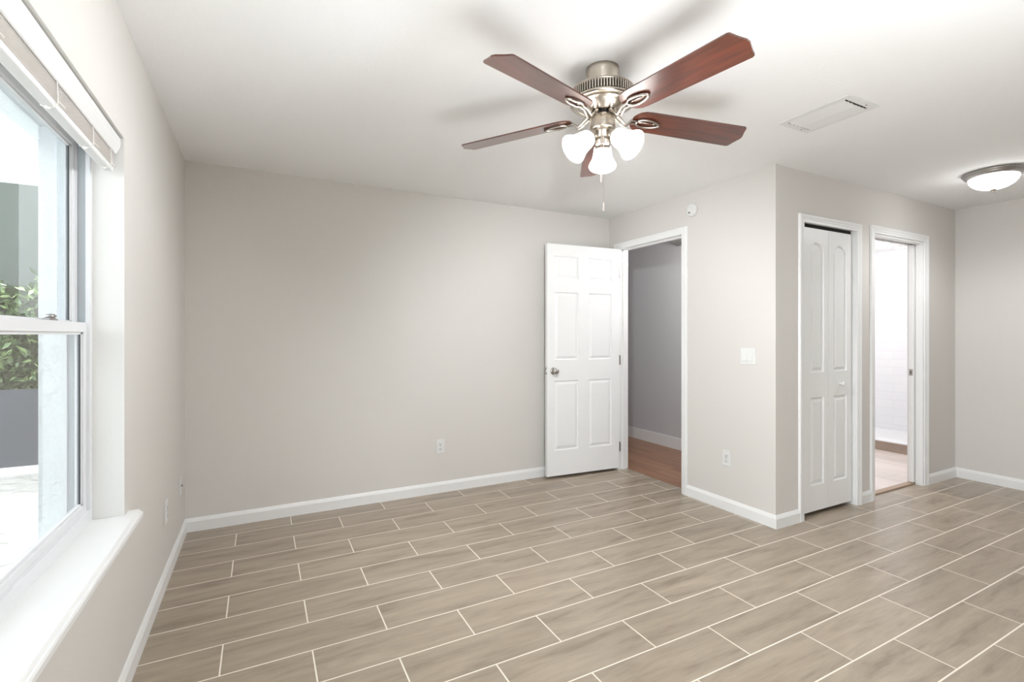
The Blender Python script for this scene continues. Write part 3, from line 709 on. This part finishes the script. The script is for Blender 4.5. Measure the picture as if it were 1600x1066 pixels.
lk = MB().lathe([(0.0, 2.155), (0.03, 2.152), (0.034, 2.142), (0.0355, 2.126), (0.033, 2.118), (0.0345, 2.112), (0.032, 2.103), (0.02, 2.099), (0, 2.098)], 40, c=fc).build('light_fitter', M['nickel_bright'], fan)

PH = -0.2657; PITCH = math.radians(-12)
DROOP = 0.053; ZB = 2.2395
def blade_mat4(a): return Matrix.Translation((FX, FY, ZB)) @ Matrix.Rotation(a, 4, 'Z') @ Matrix.Rotation(DROOP, 4, 'Y') @ Matrix.Rotation(PITCH, 4, 'X')
def blade_pt(a, r, s, up=0.0): return blade_mat4(a) @ Vector((r, s, up))
half = [(0.137, 0.02), (0.145, 0.038), (0.158, 0.052), (0.178, 0.0615), (0.205, 0.0645), (0.30, 0.0655), (0.45, 0.068), (0.652, 0.0705), (0.6605, 0.066), (0.668, 0.042), (0.675, 0.024), (0.682, 0.008)]
out2 = [(r, -q) for r, q in half] + [(r, q) for r, q in half[::-1]]
for k in range(5):
    a = PH + 2 * PI * k / 5
    # the blade mesh lives in its own turned frame so that the grain runs along it
    mb = MB(); n = len(out2); th = 0.006
    A = [mb.vert((r, s, 0)) for r, s in out2]; B = [mb.vert((r, s, th)) for r, s in out2]
    for i in range(n): mb.face([A[i], A[(i + 1) % n], B[(i + 1) % n], B[i]])
    mb.face(A[::-1]); mb.face(B)
    b = mb.build('blade', M['blade'], None)
    b.parent = fan
    b.matrix_parent_inverse = Matrix.Translation(Vector((FX, FY, H))).inverted()
    b.matrix_basis = blade_mat4(a)
    # bracket: arm out of the hub, then an oval loop under the blade
    mb = MB(); P = lambda r, s, u: blade_pt(a, r, s, u)
    def hub(r, s, z): return (FX + r * math.cos(a) - s * math.sin(a), FY + r * math.sin(a) + s * math.cos(a), z)
    for sg in (-1, 1):
        mb.tube([hub(0.048, sg * 0.012, 2.241), hub(0.066, sg * 0.013, 2.238), hub(0.085, sg * 0.012, 2.222), hub(0.105, sg * 0.010, 2.204), P(0.13, sg * 0.009, -0.007), P(0.162, sg * 0.010, -0.006)], [0.0065, 0.0065, 0.006, 0.0055, 0.0055, 0.005], 8)
    loop = []
    for i in range(28):
        t = 2 * PI * i / 28; rr = 0.212 - 0.053 * math.cos(t); ss = 0.023 * math.sin(t) * (1.0 - 0.25 * math.cos(t) * -1)
        loop.append(P(rr, ss, -0.006))
    mb.tube(loop, 0.0055, 8, closed=True)
    for rr in (0.185, 0.24): mb.lathe([(0, -0.004), (0.006, -0.003), (0.006, 0.0), (0, 0.0)], 10, mat=Matrix.Translation(P(rr, 0, -0.001)))
    mb.tube([P(0.165, 0, -0.003), P(0.259, 0, -0.003)], 0.004, 6, flat=0.5)
    mb.build('blade_bracket', M['nickel_bright'], fan)

# three glass shades
az0 = math.radians(52); L = 0.125
for k in range(3):
    a = az0 + 2 * PI * k / 3 + (0.06 if k == 1 else (-0.06 if k == 2 else 0)); tilt = math.radians(52)
    ax = Vector((math.cos(a) * math.sin(tilt), math.sin(a) * math.sin(tilt), -math.cos(tilt)))
    base = Vector((FX, FY, 2.152)) + Vector((math.cos(a), math.sin(a), 0)) * 0.046
    q = Vector((0, 0, 1)).rotation_difference(ax).to_matrix().to_4x4()
    m = Matrix.Translation(base) @ q
    mb = MB(); mb.tube([Vector((FX, FY, 2.152)) + Vector((math.cos(a), math.sin(a), 0)) * 0.02, base + ax * 0.014], 0.011, 12)
    mb.lathe([(0.0, 0.004), (0.018, 0.006), (0.024, 0.014), (0.0265, 0.026), (0.0265, 0.032), (0.0, 0.034)], 28, mat=m)
    mb.build('shade_holder', M['nickel_bright'], fan)
    prof = [(0.0225, 0.02), (0.030, 0.025), (0.036, 0.036), (0.0395, 0.052), (0.042, 0.07), (0.046, 0.09), (0.053, 0.107), (0.060, 0.12), (0.0625, 0.127), (0.0605, 0.127), (0.051, 0.107), (0.044, 0.09), (0.040, 0.07), (0.0375, 0.052), (0.034, 0.036), (0.028, 0.027)]
    s = MB().lathe(prof, 36, mat=m).build('lamp_shade', M['shade_glass'], fan)
    MB().lathe([(0, 0.03), (0.012, 0.034), (0.013, 0.042), (0.018, 0.052), (0.018, 0.058), (0.014, 0.064), (0.006, 0.067), (0, 0.0675)], 20, mat=m).build('bulb', M['bulb'], s)
    lamp('fan_lamp', 'POINT', base + ax * 0.08, 41, (0.93, 0.97, 1.0), 0.02)

# pull chains, hanging on the viewer's side of the switch housing
cv_ = Vector((CAM[0] - FX, CAM[1] - FY, 0)).normalized(); rt = Vector((cv_.y, -cv_.x, 0)) * -1
for off, zb, r0 in ((-0.006, 1.965, 0.057), (0.004, 1.845, 0.057)):
    p0 = Vector((FX, FY, 2.20)) + cv_ * r0 + rt * off
    mb = MB(); z = 2.20
    mb.tube([p0 - cv_ * 0.01, p0], 0.003, 8)
    while z > zb:
        mb.sphere((p0.x, p0.y, z), 0.0013, 6, 4); z -= 0.0034
    mb.tube([p0, (p0.x, p0.y, zb)], 0.0005, 5)
    ch = mb.build('pull_chain', M['brass_grey'], fan)
    mb = MB()
    mb.lathe([(0, zb + 0.006), (0.003, zb + 0.004), (0.0042, zb - 0.006), (0.003, zb - 0.022), (0.0045, zb - 0.028), (0, zb - 0.032)], 12, c=(p0.x, p0.y, 0))
    mb.build('pull_fob', M['bead'], ch)

# ------------------------------------------------------------------ outside the window
mb = MB(); mb.box((-9, -9, -0.35), (-0.235, 9, -0.15))
struct(mb.build('ground', M['stone']), 'sunlit rough white stone ground outside the window', 'ground')
mb = MB(); mb.box((-6, 2.98, -0.15), (-0.235, 3.1, -0.09)); struct(mb.build('trim_kerb', M['stucco']), 'smooth pale kerb at the foot of the slate panel', 'kerb')
mb = MB(); mb.box((-6, 3.1, -0.15), (-0.235, 3.16, 0.72))
tag(mb.build('fence_panel', M['slate']), 'slate grey low fence panel below the hedge outside', 'fence')
hd = thing('hedge', (-2.6, 3.7, -0.15), 'leafy green hedge behind the slate fence outside', 'hedge')
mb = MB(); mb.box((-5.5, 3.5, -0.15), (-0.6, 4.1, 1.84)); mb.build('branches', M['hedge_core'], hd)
mb = MB()
for i in range(11000):
    x = random.uniform(-4.6, -0.7); z = random.uniform(0.55, 2.12); y = random.uniform(3.28, 3.56)
    if z > 1.84: y = random.uniform(3.3, 4.0)
    if z > 1.92 + 0.12 * math.sin(x * 7) + 0.08 * math.sin(x * 17): continue
    sz = random.uniform(0.02, 0.045)
    R = Matrix.Translation((x, y, z)) @ Matrix.Rotation(random.uniform(0, 6.28), 4, 'Z') @ Matrix.Rotation(random.uniform(-1.2, 1.2), 4, 'X') @ Matrix.Rotation(random.uniform(-1, 1), 4, 'Y')
    mb.face([mb.vert(R @ Vector(q)) for q in ((0, -sz * 1.6, 0), (sz * 0.6, -sz * 0.3, 0.004), (sz * 0.3, sz * 1.2, 0), (-sz * 0.5, sz * 0.2, 0.004))])
mb.build('leaves', M['leaf'], hd)
# porch: ceiling and the shaded wall of the next wing
mb = MB(); mb.box((-3.6, -3.4, 2.4), (-0.235, 1.0, 2.5)); mb.box((-1.33, -3.4, 2.36), (-1.25, 0.98, 2.4)); mb.box((-3.7, -3.4, 2.3), (-3.6, 1.0, 2.52))  # roof carried deeper out of view to shade the area outside the window
struct(mb.build('ceiling_porch', M['stucco']), 'white porch ceiling and beams outside the window', 'porch ceiling')
mb = MB(); mb.box((-3.7, -3.55, -0.15), (-0.235, -3.45, 1.75))  # unseen wall, added to keep open sky light off the porch
struct(mb.build('porch_shade_wall', M['stucco']), 'unseen white wall added to shade the porch', 'wall')
mb = MB(); mb.box((-7, 5.6, -0.15), (-0.235, 5.8, 4.4))
struct(mb.build('wall_outside', M['porch_wall']), 'shaded green-grey wall beyond the hedge', 'wall')

portal('window_portal', (-0.17, (WY0 + WY1) / 2, (WZ0 + WZ1) / 2), (0, -PI / 2, 0), WZ1 - WZ0, WY1 - WY0)
portal('window_portal', (-0.2, (RY0 + RY1) / 2, (RZ0 + RZ1) / 2), (0, -PI / 2, 0), RZ1 - RZ0, RY1 - RY0)
lamp('hall_fill', 'POINT', (4.05, -0.65, 2.1), 10, (1, 0.98, 0.98), 0.1)  # added point light, no fixture, lifts the hall
for o in list(S.objects):
    if '_at' in o: del o['_at']
